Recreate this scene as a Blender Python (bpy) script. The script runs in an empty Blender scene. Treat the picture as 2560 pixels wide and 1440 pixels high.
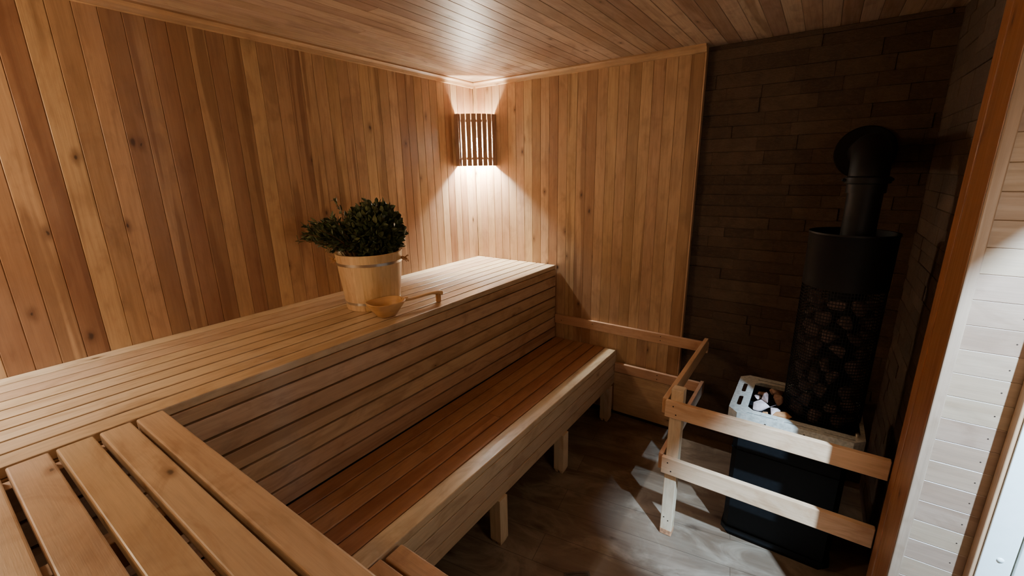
import bpy, bmesh, math, random
from mathutils import Vector, Matrix
R = random.Random(7)
COL = bpy.context.scene.collection
V = Vector
X, Y, Z = V((1, 0, 0)), V((0, 1, 0)), V((0, 0, 1))
ZC = 2.10          # ceiling height
P = 0.0615         # wall board pitch
S = 0.0715         # bench slat pitch
ZU, ZL = 0.942, 0.450

# ------------------------------------------------------------------ materials
class NT:
    def __init__(s, name):
        s.m = bpy.data.materials.new(name); s.m.use_nodes = True
        s.t = s.m.node_tree; s.n = s.t.nodes; s.b = s.n['Principled BSDF']
    def add(s, kind, **kw):
        n = s.n.new(kind)
        for k, v in kw.items(): setattr(n, k, v)
        return n
    def link(s, a, b): s.t.links.new(a, b)
    def math(s, op, a, b=None, c=None, clamp=False):
        n = s.add('ShaderNodeMath', operation=op, use_clamp=clamp)
        for i, v in enumerate((a, b, c)):
            if v is None: continue
            if isinstance(v, (int, float)): n.inputs[i].default_value = v
            else: s.link(v, n.inputs[i])
        return n.outputs[0]
    def mix(s, fac, a, b, mode='MIX'):
        n = s.add('ShaderNodeMix', data_type='RGBA', blend_type=mode)
        for i, v in ((0, fac), (6, a), (7, b)):
            if isinstance(v, (int, float)): n.inputs[i].default_value = v
            elif isinstance(v, tuple): n.inputs[i].default_value = (*v, 1)
            else: s.link(v, n.inputs[i])
        return n.outputs[2]
    def ramp(s, f, a, b, lo=0.0, hi=1.0):
        n = s.add('ShaderNodeMapRange', clamp=True)
        s.link(f, n.inputs[0]); n.inputs[1].default_value = a; n.inputs[2].default_value = b
        n.inputs[3].default_value = lo; n.inputs[4].default_value = hi
        n.interpolation_type = 'SMOOTHSTEP'
        return n.outputs[0]
    def noise(s, vec, scale, detail=3, rough=.5, dist=0.0):
        n = s.add('ShaderNodeTexNoise'); n.inputs['Scale'].default_value = scale
        n.inputs['Detail'].default_value = detail; n.inputs['Roughness'].default_value = rough
        n.inputs['Distortion'].default_value = dist
        s.link(vec, n.inputs['Vector']); return n.outputs[0]
    def mapping(s, vec, scale, rot=(0, 0, 0), loc=(0, 0, 0)):
        n = s.add('ShaderNodeMapping'); n.inputs['Scale'].default_value = scale
        n.inputs['Rotation'].default_value = rot; n.inputs['Location'].default_value = loc
        s.link(vec, n.inputs['Vector']); return n.outputs[0]
    def bump(s, h, strength, dist=.002):
        n = s.add('ShaderNodeBump'); n.inputs['Strength'].default_value = strength
        n.inputs['Distance'].default_value = dist
        s.link(h, n.inputs['Height']); s.link(n.outputs[0], s.b.inputs['Normal'])

def wood(name, light, dark, heart, knots=.5, rough=.5, hl=.45, tone=1.0, figure=.5):
    """boards carry a UV in metres (u along the grain) and a random colour 'rnd' each"""
    n = NT(name)
    uv = n.add('ShaderNodeUVMap').outputs[0]
    at = n.add('ShaderNodeAttribute', attribute_name='rnd')
    sep = n.add('ShaderNodeSeparateColor'); n.link(at.outputs['Color'], sep.inputs[0])
    r, g, b = sep.outputs
    warp = n.mapping(uv, (1.6, 7, 1))
    broad = n.noise(warp, 1.0, 3, .55, .6)
    grain = n.noise(n.mapping(uv, (5, 95, 1)), 1.0, 4, .6, .3)
    fine = n.noise(n.mapping(uv, (14, 420, 1)), 1.0, 2, .6)
    blot = n.noise(n.mapping(uv, (9, 22, 1)), 1.0, 3, .6)
    fig = n.noise(n.mapping(uv, (4.5, 9, 1), loc=(9, 2, 0)), 1.0, 4, .6, 1.2)
    f = n.math('MULTIPLY_ADD', r, tone, -0.5 * (tone - 1))
    f = n.math('MULTIPLY_ADD', n.ramp(broad, .3, .7), .35, n.math('MULTIPLY_ADD', f, .75, -.1), clamp=True)
    c = n.mix(f, light, dark)
    # heartwood streak with a wavy edge, only on some boards
    hs = n.ramp(n.noise(n.mapping(uv, (.9, 16, 1), loc=(3, 7, 0)), 1.0, 2, .5, .4), .53, .60)
    hs = n.math('MULTIPLY', hs, n.ramp(g, 1 - hl, 1 - hl + .25))
    c = n.mix(n.math('MULTIPLY', hs, .62), c, heart)
    c = n.mix(n.ramp(grain, .35, .75, 0, .30), c, tuple(x * .55 for x in dark))
    c = n.mix(n.ramp(blot, .52, .78, 0, .32), c, tuple(x * .7 for x in heart))
    c = n.mix(n.ramp(fig, .46, .70, 0, figure), c, tuple(x * .85 for x in heart))
    c = n.mix(n.ramp(fine, .3, .7, 0, .10), c, tuple(x * .4 for x in dark))
    # knots
    vo = n.add('ShaderNodeTexVoronoi', voronoi_dimensions='2D'); vo.inputs['Scale'].default_value = 1
    vo.inputs['Randomness'].default_value = .9
    wv = n.add('ShaderNodeTexNoise'); wv.inputs['Scale'].default_value = 30
    n.link(uv, wv.inputs['Vector'])
    mx = n.add('ShaderNodeMix', data_type='VECTOR'); mx.inputs[0].default_value = .012
    n.link(uv, mx.inputs[4]); n.link(wv.outputs[1], mx.inputs[5])
    n.link(n.mapping(mx.outputs[1], (4.2, 8.5, 1)), vo.inputs['Vector'])
    ck = n.add('ShaderNodeSeparateColor'); n.link(vo.outputs['Color'], ck.inputs[0])
    on = n.ramp(ck.outputs[0], 1 - knots * .42, 1 - knots * .42 + .01)
    halo = n.math('MULTIPLY', n.ramp(vo.outputs['Distance'], .02, .17, .75, 0), on)
    kd = n.math('DIVIDE', vo.outputs['Distance'], n.ramp(ck.outputs[1], 0, 1, .45, 1.1))
    core = n.math('MULTIPLY', n.ramp(kd, .02, .065, .85, 0), on)
    c = n.mix(halo, c, tuple(x * .75 for x in heart))
    c = n.mix(core, c, tuple(x * .22 for x in heart))
    hv = n.add('ShaderNodeHueSaturation'); n.link(c, hv.inputs['Color'])
    n.link(n.ramp(b, 0, 1, .494, .507), hv.inputs['Hue'])
    n.link(n.ramp(b, 0, 1, .93, 1.07), hv.inputs['Value'])
    n.link(hv.outputs[0], n.b.inputs['Base Color'])
    n.link(n.ramp(grain, .2, .8, rough - .06, rough + .1), n.b.inputs['Roughness'])
    n.bump(n.math('ADD', grain, n.math('MULTIPLY', fine, .5)), .12)
    return n.m

def plain(name, col, rough=.5, metal=0.0, nscale=0, namp=.2, bump=0, emis=None, spec=.5):
    n = NT(name); n.b.inputs['Specular IOR Level'].default_value = spec; n.b.inputs['Roughness'].default_value = rough; n.b.inputs['Metallic'].default_value = metal
    if nscale:
        tc = n.add('ShaderNodeTexCoord').outputs['Object']
        f = n.noise(tc, nscale, 5, .6)
        c = n.mix(n.ramp(f, .3, .7), tuple(x * (1 - namp) for x in col), tuple(min(1, x * (1 + namp)) for x in col))
        n.link(c, n.b.inputs['Base Color'])
        if bump: n.bump(f, bump)
    else:
        n.b.inputs['Base Color'].default_value = (*col, 1)
    if emis:
        n.b.inputs['Emission Color'].default_value = (*emis[0], 1)
        n.b.inputs['Emission Strength'].default_value = emis[1]
    return n.m

M = {}
M['wall'] = wood('alder_lining', (.60, .39, .21), (.30, .15, .07), (.21, .095, .04), knots=.5, rough=.45, hl=.6, tone=1.15, figure=.28)
M['ceil'] = wood('alder_ceiling', (.51, .365, .26), (.31, .195, .13), (.22, .125, .075), knots=.4, rough=.42, hl=.5, tone=1.25)
M['bench'] = wood('bench_slats', (.61, .455, .295), (.46, .31, .18), (.33, .19, .095), knots=.35, rough=.36, hl=.35)
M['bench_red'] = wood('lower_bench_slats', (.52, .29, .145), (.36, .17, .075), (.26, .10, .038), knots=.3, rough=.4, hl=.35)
M['riser'] = wood('riser_boards', (.62, .42, .255), (.42, .25, .14), (.28, .14, .068), knots=.5, rough=.45, hl=.5, tone=1.1)
M['rail'] = wood('rail_timber', (.66, .42, .26), (.55, .31, .17), (.42, .2, .09), knots=.12, rough=.5, hl=.15)
M['leg'] = wood('leg_timber', (.66, .50, .33), (.55, .39, .24), (.45, .26, .13), knots=.12, rough=.6, hl=.1)
M['jamb'] = wood('partition_jamb', (.36, .15, .05), (.26, .10, .032), (.2, .065, .02), knots=.2, rough=.4, hl=.3)
M['bucket'] = wood('bucket_staves', (.82, .61, .36), (.60, .38, .17), (.50, .28, .11), knots=.1, rough=.35, hl=.3)
M['ladle'] = wood('ladle_wood', (.68, .42, .19), (.56, .31, .12), (.45, .22, .08), knots=0, rough=.38, hl=.2)
M['shade'] = wood('shade_wood', (.40, .24, .16), (.30, .165, .10), (.22, .11, .065), knots=0, rough=.5, hl=.2)
M['backing'] = plain('dark_gap', (.035, .016, .008), .9)
M['steel'] = plain('hoop_steel', (.72, .68, .62), .28, .95)
M['screw'] = plain('screw_head', (.05, .035, .025), .5, .6)
M['rope'] = plain('rope', (.42, .22, .09), .9, 0, 120, .4, .3)
M['iron'] = plain('black_stove_paint', (.0022, .0026, .003), .6, 0, 60, .3, .08, spec=.2)
M['iron2'] = plain('black_pipe_enamel', (.0028, .0024, .0026), .55, 0, 40, .3, .05, spec=.2)
M['cap'] = plain('stove_cap_metal', (.52, .50, .42), .4, .25, 90, .22, .05)
M['white'] = plain('frame_enamel', (.72, .80, .76), .35, 0, 25, .03, .02)
M['leaf'] = plain('leaf_green', (.050, .070, .024), .5, 0, 35, .5, 0)
M['leaf2'] = plain('leaf_olive', (.085, .098, .034), .5, 0, 35, .5, 0)
M['twig'] = plain('twig_bark', (.16, .085, .035), .8, 0, 60, .3, .2)
M['stone'] = plain('pink_stone', (.38, .29, .265), .75, 0, 22, .35, .5)
M['stone2'] = plain('brown_stone', (.22, .12, .075), .8, 0, 22, .4, .5)
M['stone4'] = plain('dark_brown_stone', (.085, .052, .042), .85, 0, 22, .4, .5)  # darker brown, for the stones inside the wire basket
M['stone3'] = plain('orange_stone', (.36, .16, .055), .8, 0, 18, .35, .5)
M['bulb'] = plain('bulb_glass', (1, 1, 1), .5, emis=((1.0, .93, .76), 2700))
M['socket'] = plain('lamp_socket', (.5, .48, .44), .5)
M['drain'] = plain('drain_metal', (.10, .085, .075), .5, .5, 40, .3, .1)

def make_tile():
    n = NT('split_stone'); tc = n.add('ShaderNodeTexCoord').outputs['Object']
    at = n.add('ShaderNodeAttribute', attribute_name='rnd')
    sep = n.add('ShaderNodeSeparateColor'); n.link(at.outputs['Color'], sep.inputs[0])
    a = n.noise(tc, 14, 6, .65, .5); b = n.noise(n.mapping(tc, (1, 1, 2.2)), 55, 5, .7)
    c = n.mix(sep.outputs[0], (.062, .036, .020), (.115, .074, .045))
    c = n.mix(n.ramp(a, .35, .7, 0, .55), c, (.045, .026, .017))
    c = n.mix(n.ramp(b, .45, .75, 0, .4), c, (.14, .095, .06))
    n.link(c, n.b.inputs['Base Color']); n.b.inputs['Roughness'].default_value = .75
    n.bump(n.math('ADD', a, n.math('MULTIPLY', b, .6)), .9, .012)
    return n.m
M['tile'] = make_tile()

def make_floor():
    n = NT('laminate_floor'); tc = n.add('ShaderNodeTexCoord').outputs['Object']
    mp = n.mapping(tc, (1, 1, 1), (0, 0, math.radians(-9)), (.13, .05, 0))
    br = n.add('ShaderNodeTexBrick'); n.link(mp, br.inputs['Vector'])
    br.inputs['Scale'].default_value = 1; br.inputs['Brick Width'].default_value = 1.15
    br.inputs['Row Height'].default_value = .15; br.inputs['Mortar Size'].default_value = .0012
    br.inputs['Mortar Smooth'].default_value = .3; br.offset = .37
    br.inputs['Color1'].default_value = (.1, .1, .1, 1); br.inputs['Color2'].default_value = (.9, .9, .9, 1)
    br.inputs['Mortar'].default_value = (0, 0, 0, 1)
    f = n.noise(n.mapping(mp, (2.2, 11, 1)), 1, 4, .6, .7)
    g = n.noise(n.mapping(mp, (7, 80, 1)), 1, 4, .6)
    h = n.noise(n.mapping(mp, (9, 16, 1), loc=(4, 4, 0)), 1, 4, .65)
    bw = n.add('ShaderNodeRGBToBW'); n.link(br.outputs['Color'], bw.inputs[0])
    c = n.mix(bw.outputs[0], (.145, .098, .060), (.21, .152, .105))
    c = n.mix(n.ramp(f, .35, .7, 0, .7), c, (.085, .05, .028))
    c = n.mix(n.ramp(g, .4, .75, 0, .4), c, (.12, .075, .045))
    c = n.mix(n.ramp(h, .60, .78, 0, .75), c, (.08, .045, .025))
    vo = n.add('ShaderNodeTexVoronoi', voronoi_dimensions='2D'); vo.inputs['Scale'].default_value = 1
    n.link(n.mapping(mp, (3.2, 7, 1)), vo.inputs['Vector'])
    ck = n.add('ShaderNodeSeparateColor'); n.link(vo.outputs['Color'], ck.inputs[0])
    kd = n.math('DIVIDE', n.math('ADD', vo.outputs['Distance'], n.math('MULTIPLY', n.math('SUBTRACT', n.noise(mp, 28, 4, .7), .5), .12)), n.ramp(ck.outputs[1], 0, 1, .35, 1.2))
    kf = n.math('MULTIPLY', n.ramp(kd, .02, .15, .85, 0), n.ramp(ck.outputs[0], .42, .5))
    c = n.mix(kf, c, (.05, .028, .016))
    c = n.mix(n.ramp(n.noise(n.mapping(mp, (3.2, 6, 1), loc=(8, 1, 0)), 1, 5, .65, 1.0), .45, .68, 0, .55), c, (.34, .27, .19))
    c = n.mix(n.math('MULTIPLY', br.outputs['Fac'], .75), c, (.04, .025, .015))
    n.link(c, n.b.inputs['Base Color']); n.b.inputs['Roughness'].default_value = .5
    n.bump(g, .12)
    return n.m
M['floor'] = make_floor()

# ------------------------------------------------------------------ mesh builder
class MB:
    def __init__(s): s.v = []; s.f = []; s.uv = []; s.c = []
    def face(s, idx, uvs, c): s.f.append(idx); s.uv.append(uvs); s.c.append(c)
    def rc(s, tone=None):
        return (R.random() if tone is None else tone, R.random(), R.random(), 1)
    def board(s, o, al, aw, at, L, W, T, c=.003, seg=2, tone=None, col=None):
        """box of length L, width W, thickness T from corner o, all edges eased by c"""
        o = V(o); al, aw, at = V(al), V(aw), V(at)
        flip = al.cross(aw).dot(at) < 0
        def loop(ins):
            pts = []
            for (cx, cy, a0) in ((W - c, c, -90), (W - c, T - c, 0), (c, T - c, 90), (c, c, 180)):
                for k in range(seg + 1):
                    a = math.radians(a0 + 90 * k / seg)
                    pts.append((cx + (c - ins) * math.cos(a), cy + (c - ins) * math.sin(a)))
            return pts
        col = col or s.rc(tone); ou, ov = R.random() * 40, R.random() * 40
        rings = []; n = 4 * (seg + 1)
        per = [0]
        base = loop(0)
        for i in range(n):
            a, b = base[i], base[(i + 1) % n]; per.append(per[-1] + math.hypot(a[0] - b[0], a[1] - b[1]))
        for (ss, ins) in ((0, c * .9), (c, 0), (L - c, 0), (L, c * .9)):
            st = len(s.v)
            for (a, b) in loop(ins): s.v.append(o + al * ss + aw * a + at * b)
            rings.append((st, ss))
        for (r0, s0), (r1, s1) in zip(rings, rings[1:]):
            for i in range(n):
                j = (i + 1) % n
                q = [r0 + i, r0 + j, r1 + j, r1 + i]
                u = [(s0 + ou, per[i] + ov), (s0 + ou, per[i + 1] + ov), (s1 + ou, per[i + 1] + ov), (s1 + ou, per[i] + ov)]
                if not flip: q.reverse(); u.reverse()
                s.face(q, u, col)
        for k, (r0, s0) in enumerate((rings[0], rings[-1])):
            q = [r0 + i for i in range(n)]; u = [(s0 + ou + a * .3, b + ov) for a, b in base]
            if (k == 0) != flip: pass
            else: q = q; 
            if (k == 0) == (not flip): q = q[::1]
            s.face(q if (k == 0) == flip else q[::-1], u if (k == 0) == flip else u[::-1], col)
    def box(s, a, b, c=.0015, along=0, tone=None, col=None):
        a, b = V(a), V(b); d = b - a
        ax = [X, Y, Z]
        i = along; j, k = (i + 1) % 3, (i + 2) % 3
        s.board(a, ax[i], ax[j], ax[k], d[i], d[j], d[k], min(c, d[j] * .45, d[k] * .45, d[i] * .45), 2, tone, col)
    def lathe(s, ctr, prof, n=32, axis=Z, col=None, closed=False):
        col = col or s.rc(); axis = V(axis).normalized()
        a = axis.orthogonal().normalized(); b = axis.cross(a); ctr = V(ctr); st = len(s.v)
        for (r, h) in prof:
            for k in range(n):
                t = 2 * math.pi * k / n
                s.v.append(ctr + axis * h + (a * math.cos(t) + b * math.sin(t)) * r)
        m = len(prof)
        for i in range(m if closed else m - 1):
            i2 = (i + 1) % m
            for k in range(n):
                k2 = (k + 1) % n
                s.face([st + i * n + k, st + i * n + k2, st + i2 * n + k2, st + i2 * n + k],
                       [(prof[i][1], k / n), (prof[i][1], (k + 1) / n), (prof[i2][1], (k + 1) / n), (prof[i2][1], k / n)], col)
    def tube(s, pts, r, n=8, col=None, cap=True):
        col = col or s.rc(); pts = [V(p) for p in pts]; rings = []; st = len(s.v)
        rr = r if isinstance(r, (list, tuple)) else [r] * len(pts)
        prev = None
        for i, p in enumerate(pts):
            d = (pts[min(i + 1, len(pts) - 1)] - pts[max(i - 1, 0)]).normalized()
            a = d.orthogonal().normalized() if prev is None else (prev - d * prev.dot(d)).normalized()
            prev = a; b = d.cross(a)
            for k in range(n):
                t = 2 * math.pi * k / n; s.v.append(p + (a * math.cos(t) + b * math.sin(t)) * rr[i])
        L = 0
        for i in range(len(pts) - 1):
            l2 = L + (pts[i + 1] - pts[i]).length
            for k in range(n):
                k2 = (k + 1) % n
                s.face([st + i * n + k, st + i * n + k2, st + (i + 1) * n + k2, st + (i + 1) * n + k],
                       [(L, k * .01), (L, k * .01 + .01), (l2, k * .01 + .01), (l2, k * .01)], col)
            L = l2
        if cap:
            s.face([st + k for k in range(n)][::-1], [(0, 0)] * n, col)
            s.face([st + (len(pts) - 1) * n + k for k in range(n)], [(0, 0)] * n, col)
    def build(s, name, mat, parent=None, loc=None, smooth=False, rot=None):
        me = bpy.data.meshes.new(name); o = bpy.data.objects.new(name, me); COL.objects.link(o)
        off = V(loc) if loc is not None else (V(parent.location) if parent is not None and parent.type == 'EMPTY' else V((0, 0, 0)))
        me.from_pydata([tuple(p - off) for p in s.v], [], s.f)
        uv = me.uv_layers.new(name='UVMap'); ca = me.color_attributes.new('rnd', 'FLOAT_COLOR', 'CORNER')
        fu = [x for us in s.uv for u in us for x in u]
        fc = [x for us, c in zip(s.uv, s.c) for _ in us for x in c]
        me.uv_layers['UVMap'].data.foreach_set('uv', fu)
        me.color_attributes['rnd'].data.foreach_set('color', fc)
        me.materials.append(mat)
        bm = bmesh.new(); bm.from_mesh(me); bmesh.ops.recalc_face_normals(bm, faces=bm.faces)
        if smooth: bmesh.ops.remove_doubles(bm, verts=bm.verts, dist=1e-5)
        bm.to_mesh(me); bm.free()
        if smooth:
            me.polygons.foreach_set('use_smooth', [True] * len(me.polygons))
            me.set_sharp_from_angle(angle=math.radians(40))
        if parent is None: o.location = off
        else: o.parent = parent
        return o

def thing(name, label, cat, loc, group=None):
    o = bpy.data.objects.new(name, None); COL.objects.link(o); o.location = loc; o.empty_display_size = .05
    o['label'] = label; o['category'] = cat
    if group: o['group'] = group
    return o
def tag(o, label, cat, group=None):
    o['label'] = label; o['category'] = cat
    if group: o['group'] = group
    return o
def struct(o): o['kind'] = 'structure'; return o

# ------------------------------------------------------------------ setting
m = MB(); m.box((-.1, -2.95, -.05), (2.75, .12, 0), .001)
struct(m.build('floor', M['floor']))
m = MB(); m.box((-.1, -2.95, ZC + .015), (2.75, .12, ZC + .06), .001)
struct(m.build('ceiling', M['backing']))
cl = COL.objects['ceiling']
# ceiling boards run along Y
m = MB(); k0 = int((-.05 - .737) / P)
x = .737 + k0 * P - P * 0
while x < 2.7:
    # one or two lengths butted end to end
    cut = R.choice([None, None, None, R.uniform(-1.6, -.2)])
    spans = [(-2.9, .1)] if cut is None else [(-2.9, cut), (cut, .1)]
    for a, b in spans:
        m.board((x, a, ZC), Y, X, Z, b - a, P - .0006, .014, .0016, 1, tone=R.random() ** 1.1)
    x += P
struct(m.build('ceiling', M['ceil'])).name = 'ceiling_boards'
cb = COL.objects['ceiling_boards']; cb.parent = cl; del cb['kind']

def vboards(m, start, end, ph, plane, z0, z1, axis, tones=None):
    """upright boards; axis 'y': plane x=plane facing +x ; axis 'x': plane y=plane facing -y"""
    k = math.floor((start - ph) / P); t = ph + k * P
    while t < end - 1e-4:
        a, b = max(t, start), min(t + P, end)
        if b - a > .004:
            tn = min(1, max(0, R.gauss(.28, .2))) if R.random() > .24 else R.uniform(.75, 1)
            if axis == 'y': m.board((plane - .014, a, z0), Z, X, Y, z1 - z0, .014, b - a - .0004, .0018, 1, tone=tn)
            else: m.board((a, plane, z0), Z, X, Y, z1 - z0, b - a - .0004, .014, .0018, 1, tone=tn)
        t += P
m = MB(); vboards(m, -2.85, .0, -2.312, 0, 0, ZC, 'y'); struct(m.build('wall_left', M['wall']))
m = MB(); m.box((-.08, -2.9, 0), (-.015, .1, ZC), .001); o = m.build('wall_backing', M['backing']); o.parent = COL.objects['wall_left']
m = MB(); vboards(m, 0, 1.447, .404, 0, .03, ZC, 'x'); struct(m.build('wall_back', M['wall']))
m = MB(); m.box((-.01, .015, 0), (1.440, .062, ZC), .001); o = m.build('wall_backing', M['backing']); o.parent = COL.objects['wall_back']
m = MB(); vboards(m, 0, 2.62, .3, -2.80, 0, ZC, 'x')
for i in range(len(m.v)): m.v[i] = V((m.v[i].x, -2.80 - (m.v[i].y + 2.80), m.v[i].z))
struct(m.build('wall_front', M['wall']))
# right wall with the doorway the cool light falls through (y -1.69 .. -1.07, top 1.77)
m = MB()
vboards(m, -2.82, -1.69, -2.312, 2.634, 0, ZC, 'y')
vboards(m, -1.69, -1.05, -2.312, 2.634, 1.766, ZC, 'y')
struct(m.build('wall_right', M['wall']))
# crown mouldings
def crown(name, a, b, inward):
    a, b = V(a), V(b); d = (b - a).normalized(); m = MB(); inward = V(inward)
    prof = [(0, 0), (.030, 0), (.030, -.007), (.024, -.012), (.016, -.017), (.012, -.026), (.010, -.032), (0, -.034)]
    L = (b - a).length; col = (.45, .2, .5, 1); st = len(m.v); n = len(prof)
    for s_ in (0, L):
        for (u, w) in prof: m.v.append(a + d * s_ + inward * u + Z * w)
    for i in range(n):
        j = (i + 1) % n
        m.face([st + i, st + j, st + n + j, st + n + i], [(0, i * .01), (0, i * .01 + .01), (L, i * .01 + .01), (L, i * .01)], col)
    m.face(list(range(st, st + n)), [(0, 0)] * n, col); m.face(list(range(st + n, st + 2 * n))[::-1], [(0, 0)] * n, col)
    return struct(m.build(name, M['wall']))
crown('trim_1', (0, -2.8, ZC), (0, 0, ZC), X)
crown('trim_2', (.031, 0, ZC), (1.455, 0, ZC), -Y)
m = MB(); m.box((1.075, -.012, .035), (1.447, 0, .305), .002, 0, tone=.35, col=(.3, .1, .5, 1)); struct(m.build('baseboard_back', M['wall']))
m = MB(); m.box((1.447, .0, .03), (1.455, .035, ZC), .001, 2, tone=.3); struct(m.build('trim_3', M['wall']))

# split-stone niche
def stones(m, a0, a1, fn):
    z = 0.0; row = 0
    while z < ZC:
        h = R.choice([.048, .056, .056, .064]); h = min(h, ZC - z)
        t = a0 - R.random() * .2
        while t < a1:
            L = R.uniform(.10, .34); s0, s1 = max(t, a0), min(t + L, a1)
            if s1 - s0 > .006: fn(m, s0, s1, z, z + h, R.uniform(.008, .020))
            t += L
        z += h; row += 1
m = MB()
stones(m, 1.441, 2.345, lambda m, a, b, z0, z1, d: m.board((a, .085, z0), X, Z, -Y, b - a, z1 - z0 - .0006, d + .014, .0016, 1))
struct(m.build('wall_stove', M['tile']))
m = MB()
stones(m, -.82, .07, lambda m, a, b, z0, z1, d: m.board((2.362, a, z0), Y, Z, -X, b - a, z1 - z0 - .0006, d * .35 + .014, .0016, 1))
struct(m.build('wall_side', M['tile']))
m = MB(); m.box((2.362, -.82, 0), (2.40, .12, ZC), .001); m.box((1.44, .085, 0), (2.40, .12, ZC), .001)
struct(m.build('wall_niche', M['backing']))

# partition stub: jamb boards on its -x face, horizontal boards on its -y face
YP = -1.040
m = MB(); m.box((2.305, -1.025, 0), (2.60, -.822, ZC), .001); pb = struct(m.build('wall_partition', M['backing']))
m = MB(); z = 1.6535 - 30 * .0606
while z < 1.64:
    a = max(z, 0); b = z + .0606
    if b > .01: m.board((2.3085, YP, a), X, Z, Y, .33, b - a - .0003, .014, .0013, 1, tone=R.random() * .55)
    z += .0606
pp = m.build('wall_boards', wood('pale_end_boards', (.30, .205, .135), (.25, .16, .095), (.20, .12, .07), knots=.0, rough=.45, hl=.2)); pp.parent = pb
m = MB(); m.board((2.3085, YP + .002, 1.6535), X, Z, Y, .33, ZC - 1.6535, .012, .002, 1, tone=.4); o = m.build('header_board', M['jamb']); o.parent = pb
z = 1.6535 - 30 * .0606
while z < 1.64:
    if z > 0:
        m = MB(); m.lathe((2.398 + R.uniform(-.002, .002), YP - .0004, z + .03 + R.uniform(-.003, .003)), [(0, .0), (.0016, .0), (.0016, .001)], 8, Y)
        o = m.build('nail_head', M['screw']); o.parent = pp
    z += .0606
m = MB()
m.board((2.286, -.885, 0), Z, X, Y, ZC, .022, .065, .003, 2, tone=.25)
m.board((2.2875, -1.034, 0), Z, X, Y, ZC, .022, .147, .003, 2, tone=.55)
struct(m.build('trim_4', M['jamb']))
m = MB(); m.board((2.2875, -1.046, 0), Z, X, Y, ZC, .022, .011, .0025, 2, tone=.05)
struct(m.build('trim_5', bpy.data.materials['pale_end_boards']))
# corner bead + white frame + outer bead
m = MB(); m.board((2.4225, -1.074, 0), Z, X, Y, ZC, .0085, .034, .003, 3, tone=.3); struct(m.build('trim_6', M['wall']))
m = MB()
m.board((2.4312, -1.078, 0), Z, X, Y, ZC, .0545, .036, .0025, 3)
m.board((2.4875, -1.084, 0), Z, X, Y, ZC, .021, .042, .002, 3)
m.board((2.4850, -1.070, 0), Z, X, Y, ZC, .004, .028, .0008, 1)
m.lathe((2.463, -1.0775, .612), [(0, -.0042), (.0035, -.0036), (.0062, -.0018), (.0070, 0)], 20, Y)
struct(m.build('door_1', M['white'], smooth=True))
m = MB(); m.board((2.5105, -1.070, 0), Z, X, Y, ZC, .11, .032, .003, 2, tone=.2); struct(m.build('trim_7', M['wall']))

# ------------------------------------------------------------------ benches
def gapslats(m, start, n, pitch, gap, fn):
    for k in range(n): fn(start + k * pitch, pitch - gap)
BX = .6475
ub = thing('upper_bench', 'long upper slatted bench running the length of the left wall', 'bench', (BX / 2, -1.4, 0))
m = MB(); pit = BX / 9
for k in range(9): m.board((k * pit + .001, -2.79, ZU - .026), Y, X, Z, 2.786, pit - .0066, .026, .0032, 2, tone=R.random() * .8)
m.build('seat', M['bench'], ub)
m = MB(); hp = (ZU - ZL) / 7
m.board((BX - .024, -2.79, ZU - .027 - .0), Y, X, Z, 2.786, .001, .001, .0002, 1)
m = MB()
for k in range(7):
    z0 = ZL + k * hp + (.003 if k else .0003)
    top = (ZU - .0275) if k == 6 else ZL + (k + 1) * hp - .0042
    m.board((BX - .026 + (.003 if k == 6 else 0), -2.79, z0 + (.0 if k else .0)), Y, Z, X, 2.786, top - z0, .022, .0028, 2, tone=(.75 if k == 6 else R.random()))
m.build('front_panel', M['riser'], ub)
m = MB(); m.box((BX - .034, -2.79, .0), (BX - .028, -.004, ZU - .03), .001); m.build('panel_backing', M['backing'], ub)
for y in (-2.70, -2.15, -1.6, -1.05, -.5, -.06):
    m = MB(); m.box((.01, y - .02, ZU - .075), (BX - .036, y + .02, ZU - .0265), .002, 0); m.build('cross_beam', M['riser'], ub)

lb = thing('lower_bench', 'long lower slatted bench with reddish seat in front of the upper bench', 'bench', (.87, -1.4, 0))
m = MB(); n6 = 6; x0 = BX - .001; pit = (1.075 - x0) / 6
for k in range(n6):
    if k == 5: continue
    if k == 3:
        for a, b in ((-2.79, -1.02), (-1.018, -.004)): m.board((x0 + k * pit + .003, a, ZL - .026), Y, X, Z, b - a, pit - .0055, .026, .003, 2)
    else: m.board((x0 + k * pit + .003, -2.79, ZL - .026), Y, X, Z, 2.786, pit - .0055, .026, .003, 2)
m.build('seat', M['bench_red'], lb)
m = MB()
m.board((x0 + 5 * pit + .002, -2.79, ZL - .026), Y, X, Z, 2.786, pit - .004 + .006, .028, .004, 3, tone=.2)
o = m.build('front_slat', M['bench'], lb)
m = MB(); fz = ZL - .028
for k, (h) in enumerate((.062, .066, .060)):
    m.board((1.075 - .022 + .004 - k * .001, -2.79, fz - h + .002), Y, Z, X, 2.786, h - .003, .022, .003, 2, tone=(.25, .35, .8)[k])
    fz -= h + .003
m.build('front_panel', M['bench'], lb)
m = MB(); m.box((1.040, -2.79, ZL - .215), (1.0545, -.004, ZL - .03), .001); m.build('panel_backing', M['backing'], lb)
for y in (-2.70, -2.30, -1.75, -1.2, -.66, -.10):
    m = MB(); m.box((.665, y - .02, ZL - .075), (1.04, y + .02, ZL - .0265), .002, 0); m.build('cross_beam', M['riser'], lb)
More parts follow.
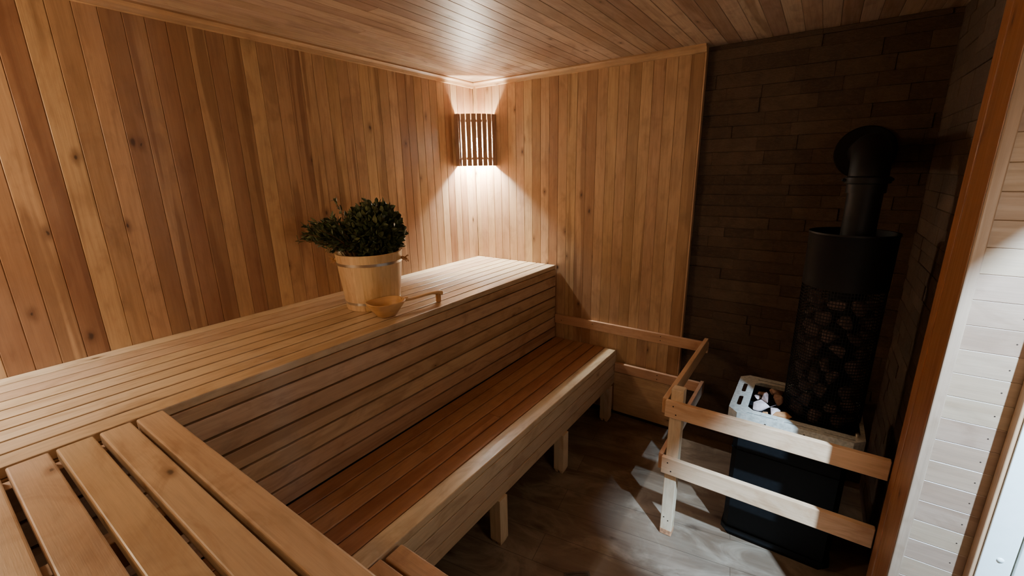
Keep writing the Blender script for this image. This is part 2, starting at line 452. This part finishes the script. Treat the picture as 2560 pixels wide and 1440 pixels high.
def leg(y, px=1.058):
    for dx, dy, w, top, seedc in ((0, 0, .028, ZL - .22, .1), (-.026, -.0, .025, ZL - .12, .6)):
        m = MB(); a = V((px + dx, y + dy, 0))
        # pointed foot: tapered last centimetres
        st = len(m.v); c = m.rc(seedc); dpt = .052
        for zz, ins in ((0, .012), (.022, 0), (top, 0)):
            for (u, v_) in ((0, 0), (w, 0), (w, dpt), (0, dpt)):
                cx = a.x + (u if u else 0) ; cy = a.y + v_
                if zz == 0:
                    cx = a.x + w * .5 + (u - w * .5) * .45; cy = a.y + dpt * .5 + (v_ - dpt * .5) * .7
                m.v.append(V((cx, cy, zz)))
        ou = R.random() * 9
        for i in range(2):
            for k in range(4):
                k2 = (k + 1) % 4; zz = (0, .022, top)
                m.face([st + i * 4 + k, st + i * 4 + k2, st + (i + 1) * 4 + k2, st + (i + 1) * 4 + k],
                       [(zz[i] + ou, k * .05), (zz[i] + ou, k * .05 + .05), (zz[i + 1] + ou, k * .05 + .05), (zz[i + 1] + ou, k * .05)], c)
        m.face([st, st + 1, st + 2, st + 3], [(0, 0)] * 4, c); m.face([st + 8, st + 9, st + 10, st + 11], [(0, 0)] * 4, c)
        m.build('leg', M['leg'], lb)
for y in (-.115, -.70, -1.245, -1.80, -2.4): leg(y)

# near return of the upper level (slats across, seen from above at bottom left)
ur = thing('upper_bench', 'foreground upper bench section with wide-gapped slats crossing the long bench', 'bench', (1.25, -2.45, 0))
m = MB(); y = -2.1165
widths = [.0575, .060, .064, .066, .067, .067, .067, .067, .06]
for k, w in enumerate(widths):
    m.board((BX + .010 + R.uniform(-.001, .001), y - w, ZU - .026), X, Y, Z, 1.25, w, .030, .0045, 3, tone=R.random() * .75)
    y -= w + (.0105 if k else .0095)
m.build('seat', M['bench'], ur)
for xa in (BX + .012, 1.02, 1.80):
    m = MB(); m.box((xa, -2.76, ZU - .086), (xa + .039, -2.13, ZU - .0265), .002, 1); m.build('cross_beam', M['riser'], ur)
m = MB(); hp = (ZU - .03 - ZL) / 7
for k in range(7): m.board((1.09, -2.150, ZL + k * hp + .002), X, Z, Y, .80, hp - .004, .020, .003, 2)
m.build('front_panel', M['riser'], ur)
for xx in (1.845,):
    m = MB(); m.box((xx, -2.20, 0), (xx + .045, -2.152, ZU - .03), .002, 2); m.build('leg', M['leg'], ur)
    m = MB(); m.box((xx, -2.76, 0), (xx + .045, -2.71, ZU - .03), .002, 2); m.build('leg', M['leg'], ur)
lr = thing('lower_bench', 'short-cut lower bench section with cross slats at the bottom edge, beside the long lower bench', 'bench', (1.4, -1.93, 0))
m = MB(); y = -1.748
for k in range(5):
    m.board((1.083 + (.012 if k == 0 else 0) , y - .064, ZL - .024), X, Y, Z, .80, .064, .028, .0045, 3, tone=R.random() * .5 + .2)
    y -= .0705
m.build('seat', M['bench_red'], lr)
for xa in (1.10, 1.80):
    m = MB(); m.box((xa, -2.10, ZL - .08), (xa + .04, -1.76, ZL - .0245), .002, 1); m.build('cross_beam', M['riser'], lr)
for xx in (1.80,):
    for yy in (-1.80, -2.10):
        m = MB(); m.box((xx, yy, 0), (xx + .04, yy + .04, ZL - .08), .002, 2); m.build('leg', M['leg'], lr)

# ------------------------------------------------------------------ guard rail round the stove
gr = thing('guard_rail', 'pale wooden two-bar guard rail with one post around the stove', 'railing', (1.62, -.8, 0))
YR = -.815
def rail(a, b, tone, screws=()):
    m = MB(); d = V(b) - V(a); along = max(range(3), key=lambda i: d[i])
    m.box(a, b, .002, along, tone=tone)
    o = m.build('rail', M['rail'], gr)
    for (p, ax) in screws:
        s = MB(); s.lathe(p, [(0, -.0006), (.003, -.0006), (.003, .001)], 10, ax)
        so = s.build('screw', M['screw'], gr); so.parent = o
    return o
ztop, zlow = (.576, .645), (.316, .391)
rail((1.597, YR, ztop[0]), (2.284, YR + .020, ztop[1]), .15, [((1.628, YR, .628), Y), ((1.640, YR, .594), Y)])
rail((1.600, YR, zlow[0]), (2.284, YR + .020, zlow[1]), .05, [((1.625, YR, .37), Y), ((1.64, YR, .335), Y)])
rail((1.580, YR + .022, ztop[0]), (1.600, -.024, ztop[1] - .002), .9)
rail((1.582, YR + .022, zlow[0]), (1.600, -.024, zlow[1] - .002), .6)
rail((BX + .003, -.022, .556), (1.601, -.002, .614), .85, [((1.345, -.022, .60), Y), ((1.345, -.022, .575), Y), ((.92, -.022, .595), Y), ((.70, -.022, .58), Y)])
rail((1.082, -.034, .318), (1.601, -.014, .376), .7, [((1.345, -.034, .36), Y), ((1.345, -.034, .335), Y)])
m = MB(); m.box((1.611, YR + .021, 0), (1.659, YR + .066, .690), .003, 2, tone=.0)
po = m.build('post', M['leg'], gr)
m = MB(); m.box((1.6105, YR + .0205, 0), (1.6595, YR + .0665, .030), .003, 2); o = m.build('stained_foot', plain('wet_stain', (.40, .19, .09), .7, 0, 90, .4), gr); o.parent = po; o['label'] = 'orange water-stained foot'
for (xx, zz) in ((1.624, .088), (1.642, .076)):
    m = MB(); m.lathe((xx, YR + .021, zz), [(0, -.0006), (.0028, -.0006), (.0028, .001)], 10, Y)
    o = m.build('screw', M['screw'], gr); o.parent = po

# ------------------------------------------------------------------ stove
sx, sy = 2.105, -.475
stv = thing('sauna_stove', 'black wood-burning stove with pale slotted top plate and tall stone basket', 'stove', (2.01, -.48, 0))
def octa(x0, x1, y0, y1, c): return [(x0 + c, y0), (x1 - c, y0), (x1, y0 + c), (x1, y1 - c), (x1 - c, y1), (x0 + c, y1), (x0, y1 - c), (x0, y0 + c)]
def prism(m, loop, z0, z1, bottom=True, top=True):
    st = len(m.v); n = len(loop); c = m.rc()
    for zz in (z0, z1):
        for p in loop: m.v.append(V((p[0], p[1], zz)))
    for k in range(n):
        k2 = (k + 1) % n; m.face([st + k, st + k2, st + n + k2, st + n + k], [(0, 0)] * 4, c)
    if bottom: m.face([st + k for k in range(n)][::-1], [(0, 0)] * n, c)
    if top: m.face([st + n + k for k in range(n)], [(0, 0)] * n, c)
m = MB(); prism(m, octa(1.832, 2.205, -.648, -.310, .018), .022, .560)
prism(m, octa(1.826, 2.211, -.654, -.304, .020), .028, .050)
for zz in (.25, .42): prism(m, octa(1.829, 2.208, -.651, -.307, .019), zz, zz + .004)
m.build('body', M['iron'], stv)
m = MB(); prism(m, octa(1.845, 2.19, -.635, -.32, .01), .0, .024); m.build('plinth', M['iron'], stv)
# cap: turned-down rim + top plate with slots
m = MB(); prism(m, octa(1.802, 2.238, -.672, -.290, .034), .560, .600)
cap = m.build('top_plate', M['cap'], stv)
cut = MB()
def hole(x0, x1, y0, y1, c, d=.10): prism(cut, octa(x0, x1, y0, y1, c), .600 - d, .62)
hole(1.866, 2.225, -.622, -.345, .02)
cap_cut2 = MB()
def stad(a, b, y0, y1, vert=False):
    L = []; r = (y1 - y0) / 2 if not vert else (b - a) / 2
    if not vert:
        for k in range(7): t = math.radians(90 + 180 * k / 6); L.append((a + r + r * math.cos(t), (y0 + y1) / 2 + r * math.sin(t)))
        for k in range(7): t = math.radians(-90 + 180 * k / 6); L.append((b - r + r * math.cos(t), (y0 + y1) / 2 + r * math.sin(t)))
    else:
        for k in range(7): t = math.radians(0 + 180 * k / 6); L.append(((a + b) / 2 + r * math.cos(t), y1 - r + r * math.sin(t)))
        for k in range(7): t = math.radians(180 + 180 * k / 6); L.append(((a + b) / 2 + r * math.cos(t), y0 + r + r * math.sin(t)))
    return L
def hole2(a, b, y0, y1, vert=False): prism(cut, stad(a, b, y0, y1, vert), .50, .62)
hole2(1.824, 1.840, -.475, -.385, True); hole2(1.824, 1.840, -.605, -.515, True)
hole2(1.866, 1.972, -.653, -.646); hole2(1.992, 2.098, -.653, -.646); hole2(2.118, 2.210, -.653, -.646)
hole2(1.872, 1.985, -.326, -.316); hole2(2.02, 2.12, -.326, -.316)
co = cut.build('cutter', M['cap'], stv)
md = cap.modifiers.new('b', 'BOOLEAN'); md.object = co; md.operation = 'DIFFERENCE'; md.solver = 'EXACT'
inner = MB(); prism(inner, octa(1.806, 2.234, -.668, -.294, .033), .555, .5975)
io = inner.build('cutter', M['cap'], stv)
# hollow the rim from below so that the plate is thin
md2 = cap.modifiers.new('c', 'BOOLEAN'); md2.object = io; md2.operation = 'DIFFERENCE'; md2.solver = 'EXACT'
bpy.context.view_layer.update(); dg = bpy.context.evaluated_depsgraph_get()
nm = bpy.data.meshes.new_from_object(cap.evaluated_get(dg)); cap.modifiers.clear(); cap.data = nm
bpy.data.objects.remove(co); bpy.data.objects.remove(io)
for xx in (1.935, 2.060):
    m = MB(); m.lathe((xx, -.672, .578), [(0, -.0012), (.0035, -.0012), (.0038, .0005)], 10, Y)
    o = m.build('screw', M['screw'], stv); o.parent = cap
# stone basket: wire mesh cylinder
RB = .126
m = MB(); st = 0; nx, zb0, zb1 = 84, .572, 1.305
for zz in [zb0 + .012 * k for k in range(int((1.12 - zb0) / .012))]:
    m.lathe((sx, sy, zz), [(RB - .0012, -.0012), (RB + .0012, -.0012), (RB + .0012, .0012), (RB - .0012, .0012)], 42, Z, closed=True)
for k in range(nx):
    t = 2 * math.pi * k / nx; p = V((sx + RB * math.cos(t), sy + RB * math.sin(t), 0))
    m.tube([p + Z * zb0, p + Z * 1.12], .0013, 4, cap=False)
m.build('stone_basket', M['iron2'], stv)
m = MB()
m.lathe((sx, sy, 0), [(RB + .002, 1.11), (RB + .003, 1.295), (RB + .006, 1.300), (RB + .005, 1.306), (RB, 1.305), (RB - .002, 1.11)], 56, Z, closed=True)
m.build('basket_collar', M['iron2'], stv, smooth=True)
m = MB(); m.lathe((sx, sy, 0), [(RB + .002, zb0), (RB + .004, zb0), (RB + .004, zb0 + .02), (RB + .002, zb0 + .02)], 56, Z, closed=True)
m.build('basket_ring', M['iron2'], stv, smooth=True)
m = MB(); m.lathe((sx, sy, 0), [(0, .565), (RB - .004, .565), (RB - .004, .569), (0, .569)], 40); m.build('basket_floor', M['iron2'], stv)
m = MB(); m.lathe((2.213, -.62, .60), [(0, .0), (.006, .0), (.006, .012), (0, .016)], 14); m.build('damper_knob', M['steel'], stv, smooth=True)

fp = thing('flue_pipe', 'black flue pipe rising from the stone basket and bending into the wall', 'pipe', (2.117, sy, .573))
fx = 2.117; rp = .050
m = MB(); m.lathe((fx, sy, 0), [(rp, .573), (rp, 1.505)], 40); m.build('pipe', M['iron2'], fp, smooth=True)
m = MB()
pts = [(fx, sy, 1.44)] + [(fx, sy + .115 - .115 * math.cos(math.radians(a)), 1.47 + .115 * math.sin(math.radians(a))) for a in (0, 15, 30, 45, 60, 75, 90)] + [(fx, .07, 1.585)]
m.tube(pts, .056, 36, cap=False); m.build('elbow', M['iron2'], fp, smooth=True)
m = MB(); m.lathe((fx, sy, 0), [(rp, 1.468), (.064, 1.472), (.066, 1.482), (.064, 1.492), (.054, 1.496)], 40)
for t in (200, 20):
    a = math.radians(t); m.tube([(fx + .06 * math.cos(a), sy + .06 * math.sin(a), 1.482), (fx + .075 * math.cos(a), sy + .075 * math.sin(a), 1.484)], .005, 8)
m.build('collar', M['iron2'], fp, smooth=True)
m = MB(); m.lathe((2.122, .03, 1.585), [(.056, 0), (.104, .0), (.108, .004), (.106, .010), (.056, .010)], 48, Y); m.build('wall_flange', M['iron2'], fp, smooth=True)

# stones
def rock(mname, ctr, r, label, group=None, squash=(1, 1, 1), seed=0):
    rr = random.Random(seed); bm = bmesh.new()
    for k in range(13):
        d = V((rr.gauss(0, 1), rr.gauss(0, 1), rr.gauss(0, 1))).normalized() * rr.uniform(.78, 1.05)
        bm.verts.new(V((d.x * squash[0], d.y * squash[1], d.z * squash[2])) * r)
    bmesh.ops.convex_hull(bm, input=bm.verts)
    bmesh.ops.delete(bm, geom=[v for v in bm.verts if not v.link_faces], context='VERTS')
    bmesh.ops.bevel(bm, geom=list(bm.edges), offset=r * .05, segments=1, affect='EDGES')
    me = bpy.data.meshes.new('sauna_stone'); bm.to_mesh(me); bm.free(); me.materials.append(M[mname])
    o = bpy.data.objects.new('sauna_stone', me); COL.objects.link(o); o.location = ctr
    o.rotation_euler = (rr.random() * 6, rr.random() * 6, rr.random() * 6) if squash == (1, 1, 1) else (0, 0, rr.random() * .6)
    tag(o, label, 'stone', group or 'stones on the stove')
    return o
tray = [
 ('stone', (1.903, -.575, .604), .038, 'largest pink-white stone at the front left of the stove tray', (1.1, .85, .62)),
 ('stone', (1.920, -.500, .608), .030, 'narrow pale pink stone leaning behind the largest one', (.75, 1.1, .8)),
 ('stone', (1.955, -.590, .600), .027, 'pale wedge stone right of the largest one near the tray front edge', (1.15, .7, .7)),
 ('stone3', (1.985, -.598, .596), .030, 'orange-brown stone touching the foot of the black basket', (1.2, .75, .7)),
 ('stone3', (1.928, -.604, .590), .015, 'small ochre stone tucked between two pale stones', (.8, .8, 1.1)),
 ('stone2', (1.905, -.440, .594), .019, 'tan stone at the back left of the stove tray', (1.3, .8, .6)),
 ('stone2', (1.960, -.480, .604), .032, 'brown stone between the pale stones and the basket', (1, 1, .8)),
 ('stone2', (1.945, -.410, .596), .030, 'dark brown stone at the rear of the stove tray', (1.1, .9, .7)),
 ('stone', (1.885, -.480, .592), .016, 'tiny pale pebble beside the left rim of the tray', (1.1, .8, .7)),
]
for i, (mn, c, r, lab, sq) in enumerate(tray): rock(mn, c, r, lab, 'stones on the stove tray', sq, 20 + i)
k = 0
for lay in range(9):
    n = 7
    for j in range(n):
        t = 2 * math.pi * (j + .5 * (lay % 2)) / n + R.uniform(-.12, .12)
        rr_ = .0885 + R.uniform(-.004, .003)
        c = (sx + .003 + rr_ * math.cos(t), sy + rr_ * math.sin(t), .603 + lay * .056 + R.uniform(-.006, .006))
        rock('stone4', c, R.uniform(.030, .0335), 'stone packed inside the tall black wire basket', 'stones inside the wire basket', (1, 1, 1), 100 + k); k += 1

# ------------------------------------------------------------------ corner lamp
lp = thing('corner_lamp', 'slatted wooden corner lamp glowing high between two walls', 'lamp', (.09, -.09, 1.57))
z0, z1 = 1.571, 1.893
pA, pB = V((0, -.184, 0)), V((.184, 0, 0))
cc = V((-.055, .055, 0)); RA = (pA - cc).length
aA = math.atan2(pA.y - cc.y, pA.x - cc.x); aB = math.atan2(pB.y - cc.y, pB.x - cc.x)
m = MB(); NS = 8; sw = .0292
for k in range(NS):
    t = aA + (aB - aA) * (k + .5) / NS
    d = V((math.cos(t), math.sin(t), 0)); tn = V((-math.sin(t), math.cos(t), 0))
    w = sw if 0 < k < NS - 1 else sw + .004
    m.board(cc + d * (RA - .002) - tn * w / 2 + Z * z0, Z, tn, d, z1 - z0, w, .007, .0018, 2)
for (p_, ax_) in ((V((.0005, -.196, z0)), X), (V((.170, -.0125, z0)), X)):
    if p_.x < .1: m.board(p_, Z, X, Y, z1 - z0, .030, .012, .0015, 2)
    else: m.board(V((.172, -.030, z0)), Z, X, Y, z1 - z0, .012, .0295, .0015, 2)
sh = m.build('shade', M['shade'], lp)
for zz in (z0 + .040, z1 - .052):
    m = MB(); st = len(m.v); c = m.rc(.5); n = 18
    for k in range(n + 1):
        t = aA + (aB - aA) * k / n; d = V((math.cos(t), math.sin(t), 0))
        for (r_, h) in ((RA - .016, 0), (RA - .003, 0), (RA - .003, .016), (RA - .016, .016)): m.v.append(cc + d * r_ + Z * (zz + h))
    for k in range(n):
        for q in range(4):
            q2 = (q + 1) % 4; m.face([st + k * 4 + q, st + k * 4 + q2, st + (k + 1) * 4 + q2, st + (k + 1) * 4 + q], [(k * .01, q * .01)] * 4, c)
    o = m.build('rib', M['shade'], lp); o.parent = sh
m = MB(); m.lathe((.062, -.062, 0), [(0, 1.665), (.016, 1.668), (.029, 1.682), (.032, 1.700), (.027, 1.722), (.016, 1.742), (.014, 1.750)], 24); m.build('bulb', M['bulb'], lp, smooth=True)
m = MB(); m.lathe((.062, -.062, 0), [(.016, 1.748), (.021, 1.750), (.021, 1.800), (0, 1.802)], 24)
m.tube([(.062, -.062, 1.795), (.03, -.03, 1.80), (.002, -.002, 1.80)], .007, 8); m.build('lamp_holder', M['socket'], lp, smooth=True)

# ------------------------------------------------------------------ bucket
bc = V((.345, -1.200, ZU + .0005)); HB = .252; r0, r1 = .118, .147
bk = thing('wooden_bucket', 'pale stave bucket with two steel hoops standing on the upper bench', 'bucket', bc)
m = MB(); ns = 20
for k in range(ns):
    c = m.rc(R.random()); ou, ov = R.random() * 9, R.random() * 9; st = len(m.v); sub = 3
    ang = [2 * math.pi * (k + (j / sub) * .993 + .0035) / ns for j in range(sub + 1)]
    prof = [(r0, 0), (r0 + .0015, .004), (r1 - .0012, HB - .003), (r1 - .003, HB), (r1 - .013, HB), (r1 - .0145, HB - .003), (r0 - .013, .004)]
    for a in ang:
        for (r_, h) in prof: m.v.append(bc + V((math.cos(a) * r_, math.sin(a) * r_, h)))
    n = len(prof)
    for j in range(sub):
        for i in range(n):
            i2 = (i + 1) % n
            m.face([st + j * n + i, st + (j + 1) * n + i, st + (j + 1) * n + i2, st + j * n + i2],
                   [(prof[i][1] + ou, j * .015 + ov), (prof[i][1] + ou, j * .015 + .015 + ov), (prof[i2][1] + ou, j * .015 + .015 + ov), (prof[i2][1] + ou, j * .015 + ov)], c)
    m.face([st + i for i in range(n)], [(0, 0)] * n, c); m.face([st + sub * n + i for i in range(n)][::-1], [(0, 0)] * n, c)
m.build('bucket_wall', M['bucket'], bk)
m = MB(); m.lathe(bc, [(0, .008), (r0 - .008, .008), (r0 - .006, .020), (0, .020)], 32); m.build('bucket_bottom', M['bucket'], bk)
for h, hh in ((.204, .012), (.028, .012)):
    ra = r0 + (r1 - r0) * h / HB; rb = r0 + (r1 - r0) * (h + hh) / HB
    m = MB(); m.lathe(bc, [(ra - .001, h), (ra + .0018, h), (rb + .0018, h + hh), (rb - .001, h + hh)], 64, closed=True); m.build('hoop', M['steel'], bk, smooth=True)
def knot(ang):
    d = V((math.cos(ang), math.sin(ang), 0)); base = bc + d * (r1 - .004) + Z * .218; m = MB()
    m.tube([base - d * .01, base + d * .008, base + d * .016 - Z * .006], [.006, .0075, .008], 10)
    for k in range(11):
        a = R.uniform(-1.1, 1.1); tdir = V((-d.y, d.x, 0)) * math.sin(a) * .9 + d * .5 - Z * R.uniform(-.6, 1.0)
        e = base + d * .014 + tdir.normalized() * R.uniform(.018, .030)
        m.tube([base + d * .014, (base + d * .014 + e) / 2 + V((R.uniform(-.002, .002),) * 3), e], [.0022, .0018, .0012], 5)
    m.build('rope_knot', M['rope'], bk)
knot(math.radians(218)); knot(math.radians(38))

# ------------------------------------------------------------------ bath whisks
def leaf(m, p, d, up, L, W, col):
    d = d.normalized(); s_ = d.cross(up)
    if s_.length < 1e-3: s_ = d.orthogonal()
    s_.normalize(); u = s_.cross(d).normalized()
    st = len(m.v); cu = R.uniform(-.25, .35)
    rows = ((0, .0), (.22, .75), (.5, 1.0), (.78, .66), (1, 0))
    ids = []
    for (t, w) in rows:
        c = p + d * L * t + u * L * cu * t * t
        if w == 0: m.v.append(c); ids.append((len(m.v) - 1,) * 3)
        else:
            m.v.append(c + s_ * W * w * .5 + u * W * .18); m.v.append(c); m.v.append(c - s_ * W * w * .5 + u * W * .18)
            n = len(m.v); ids.append((n - 3, n - 2, n - 1))
    for a, b in zip(ids, ids[1:]):
        for i in (0, 1):
            q = [a[i], a[i + 1], b[i + 1], b[i]]
            q2 = []
            for z_ in q:
                if z_ not in q2: q2.append(z_)
            m.face(q2, [(0, 0)] * len(q2), col)
def whisk_round():
    c0 = bc + V((.015, .030, .335)); w = thing('bath_whisk', 'rounded bushy whisk of broad dark green leaves in the bucket', 'whisk', bc + V((.03, .03, .03)))
    m = MB(); m2 = MB()
    rx, ry, rz = .122, .126, .128
    for k in range(2600):
        d = V((R.gauss(0, 1), R.gauss(0, 1), R.gauss(0, 1))).normalized()
        q = R.random() ** .30 * (1 + .10 * math.sin(d.x * 7 + 1) * math.sin(d.y * 6 + d.z * 5) + .05 * math.sin(d.z * 11 + d.x * 9))
        p = c0 + V((d.x * rx, d.y * ry, d.z * rz)) * q + V((R.gauss(0, .006), R.gauss(0, .006), R.gauss(0, .006)))
        if p.z < bc.z + HB - .03: continue
        h = V((p.x - bc.x, p.y - bc.y, 0))
        if p.z < bc.z + HB + .014 and h.length > r1 - .032: continue
        dd = (d * .9 + Z * .4 + V((R.gauss(0, .5), R.gauss(0, .5), R.gauss(0, .5))))
        (m if R.random() < .7 else m2)
        mm = m if R.random() < .72 else m2
        leaf(mm, p - dd.normalized() * .012, dd, V((R.gauss(0, 1), R.gauss(0, 1), R.gauss(0, 1))), R.uniform(.020, .040), R.uniform(.015, .027), (R.random(), 0, 0, 1))
    m.build('foliage', M['leaf'], w); o = m2.build('foliage', M['leaf2'], w)
    m = MB()
    for k in range(16):
        a = R.random() * 6.28; r_ = R.random() * .02; b = bc + V((.03 + r_ * math.cos(a), .03 + r_ * math.sin(a), .03))
        e = c0 + V((math.cos(a) * .07, math.sin(a) * .07, R.uniform(-.02, .08)))
        m.tube([b, b * .5 + e * .5 + V((0, 0, .02)), e], [.0025, .002, .0012], 5)
    for k in range(9):   # bare tips above the leaves
        a = R.random() * 6.28; d = V((math.cos(a) * .7, math.sin(a) * .7, 1)).normalized(); p = c0 + V((d.x * rx, d.y * ry, d.z * rz))
        m.tube([p, p + d * .012], .0008, 4)
    m.build('stems', M['twig'], w)
def whisk_long():
    b0 = bc + V((.0, .0, .03)); w = thing('bath_whisk', 'narrow feathery green whisk leaning left over the bucket rim', 'whisk', b0)
    m = MB(); m2 = MB(); s = MB()
    for k in range(125):
        sp = V((R.gauss(0, .042), R.gauss(0, .046), R.gauss(0, .036)))
        mid = bc + V((-.045, -.060, HB + .012)) + V((sp.x * .4, sp.y * .4, abs(sp.z) * .5))
        tip = bc + V((-.075, -.160, .348)) + V((sp.x, sp.y * .9, sp.z * .8)) + V((0, R.uniform(-.02, .05), 0))
        st = bc + V((R.uniform(-.01, .01), R.uniform(-.01, .01), .04))
        s.tube([st, mid, mid * .4 + tip * .6 + V((0, 0, .006)), tip], [.002, .0018, .0014, .0007], 5)
        for j in range(22):
            t = -.1 + 1.1 * j / 21; p = mid.lerp(tip, t) + V((0, 0, .006 * math.sin(t * 3)))
            d = (tip - mid).normalized() + V((R.gauss(0, .45), R.gauss(0, .45), R.gauss(0, .5)))
            leaf(m if R.random() < .75 else m2, p, d, V((R.gauss(0, 1), R.gauss(0, 1), 1)), R.uniform(.020, .034), R.uniform(.007, .013), (R.random(), 0, 0, 1))
    m.build('foliage', M['leaf'], w); m2.build('foliage', M['leaf2'], w); s.build('stems', M['twig'], w)
whisk_round(); whisk_long()

# ------------------------------------------------------------------ ladle
bl = V((.536, -1.284, ZU + .0005)); ld = thing('wooden_ladle', 'carved wooden ladle with hooked handle lying beside the bucket', 'ladle', bl)
m = MB(); st = len(m.v); n = 48; c = m.rc(.3)
hd = V((.17, 1.0, 0)).normalized(); hs = V((hd.y, -hd.x, 0))
def sup(t, r):   # rounded-square plan, a little longer along the handle
    k_ = 1 / (abs(math.cos(t)) ** 2.7 + abs(math.sin(t)) ** 2.7) ** (1 / 2.7)
    return math.cos(t) * r * 1.06 * k_, math.sin(t) * r * .90 * k_
prof = [(0, 0), (.028, 0), (.038, .006), (.058, .036), (.072, .058), (.0755, .067), (.0728, .0695), (.0685, .066), (.052, .034), (.038, .014), (.022, .008), (0, .007)]
for (r_, h) in prof:
    for k in range(n):
        t = 2 * math.pi * k / n; a, b = sup(t, r_)
        lift = -.003 * abs(math.sin(t)) ** 2 * (h / .07) ** 2
        m.v.append(bl + hd * a + hs * b + Z * (h + lift))
for i in range(len(prof) - 1):
    for k in range(n):
        k2 = (k + 1) % n; m.face([st + i * n + k, st + i * n + k2, st + (i + 1) * n + k2, st + (i + 1) * n + k],
                                 [(k * .01, i * .01), (k * .01 + .01, i * .01), (k * .01 + .01, i * .01 + .01), (k * .01, i * .01 + .01)], c)
m.build('bowl', M['ladle'], ld, smooth=True)
m = MB()
path = [(.068, .056), (.092, .054), (.125, .050), (.160, .050), (.200, .052), (.235, .053), (.270, .049), (.290, .043)]
st = len(m.v); c = m.rc(.4)
for i, (a, h) in enumerate(path):
    w = (.015, .014, .0105, .009, .009, .010, .012, .013)[i]; tt = (.010, .008, .0062, .0055, .0055, .006, .009, .010)[i]
    for (u, v_) in ((-1, -.5), (-.6, -1), (.6, -1), (1, -.5), (1, .5), (.6, 1), (-.6, 1), (-1, .5)):
        m.v.append(bl + hd * a + hs * (u * w) + Z * (h + v_ * tt))
for i in range(len(path) - 1):
    for q in range(8):
        q2 = (q + 1) % 8; m.face([st + i * 8 + q, st + i * 8 + q2, st + (i + 1) * 8 + q2, st + (i + 1) * 8 + q],
                                 [(path[i][0], q * .004), (path[i][0], q * .004 + .004), (path[i + 1][0], q * .004 + .004), (path[i + 1][0], q * .004)], c)
m.face([st + q for q in range(8)], [(0, 0)] * 8, c); m.face([st + 7 * 8 + q for q in range(8)][::-1], [(0, 0)] * 8, c)
# hook hanging from the end, resting on the slats
m.board(bl + hd * .262 - hs * .011 + Z * .0005, Z, hs, hd, .046, .022, .018, .004, 2, tone=.8)
# thumb notch near the bowl
m.board(bl + hd * .080 - hs * .010 + Z * .057, hd, hs, Z, .026, .020, .008, .003, 2, tone=.4)
m.build('handle', M['ladle'], ld)

# ------------------------------------------------------------------ floor drain
m = MB()
for a, b in (((-.05, -.05), (.05, -.042)), ((-.05, .042), (.05, .05)), ((-.05, -.042), (-.042, .042)), ((.042, -.042), (.05, .042))):
    m.box((a[0], a[1], 0.0005), (b[0], b[1], .004), .0008)
for k in range(6): m.box((-.042, -.036 + k * .014, .0005), (.042, -.030 + k * .014, .003), .0006)
o = m.build('floor_drain', M['drain']); o.location = (1.432, -1.212, 0); o.rotation_euler = (0, 0, math.radians(38))
tag(o, 'small square metal drain grate set in the wooden floor', 'drain')

# ------------------------------------------------------------------ lights
def light(name, kind, loc, energy, col, size=.05):
    l = bpy.data.lights.new(name, kind); l.energy = energy; l.color = col
    if kind == 'POINT': l.shadow_soft_size = size
    o = bpy.data.objects.new(name, l); COL.objects.link(o); o.location = loc; return o
light('near_corner_lamp', 'POINT', (.11, -2.66, 1.70), 17, (1.0, .80, .52), .06)
o = light('near_corner_added_spot', 'SPOT', (.10, -2.67, 1.56), 30, (.86, .93, 1.0))  # added cool spot imitating the white spill beneath the near corner lamp
o.data.spot_size = math.radians(115); o.data.spot_blend = .8; o.data.shadow_soft_size = .05
light('door_side_fill', 'POINT', (2.50, -1.75, 1.35), 12, (1.0, .82, .62), .2)  # added warm fill for the bench fronts; no lamp stands here
o = light('corner_lamp_added_spot', 'SPOT', (.062, -.062, 1.655), 60, (.80, .90, 1.0))  # added cool spot inside the shade, whitens the glow below the lamp
o.data.spot_size = math.radians(150); o.data.spot_blend = .5; o.data.shadow_soft_size = .012
light('porch_lamp', 'POINT', (2.83, -1.83, 2.06), 900, (.46, .70, 1.0), .022)
w = bpy.data.worlds.new('world'); bpy.context.scene.world = w; w.use_nodes = True
w.node_tree.nodes['Background'].inputs[0].default_value = (.05, .06, .08, 1); w.node_tree.nodes['Background'].inputs[1].default_value = .3

# ------------------------------------------------------------------ camera
cd = bpy.data.cameras.new('camera'); cam = bpy.data.objects.new('camera', cd); COL.objects.link(cam)
ROW = ((0.8209441169, 0.5707568906, -0.0169507743), (0.1342352641, -0.2217599240, -0.9658174931), (-0.5550059917, 0.7906067973, -0.2586682069))
right, down, fwd = V(ROW[0]), V(ROW[1]), V(ROW[2])
mt = Matrix((( right.x, -down.x, -fwd.x, 1.99245), (right.y, -down.y, -fwd.y, -2.42282), (right.z, -down.z, -fwd.z, 1.53046), (0, 0, 0, 1)))
cam.matrix_world = mt
cd.sensor_fit = 'HORIZONTAL'; cd.sensor_width = 36; cd.lens = 36 * 1085.547 / 2560; cd.clip_start = .01
sc = bpy.context.scene; sc.camera = cam
sc.view_settings.view_transform = 'AgX'
sc.view_settings.exposure = 0.18
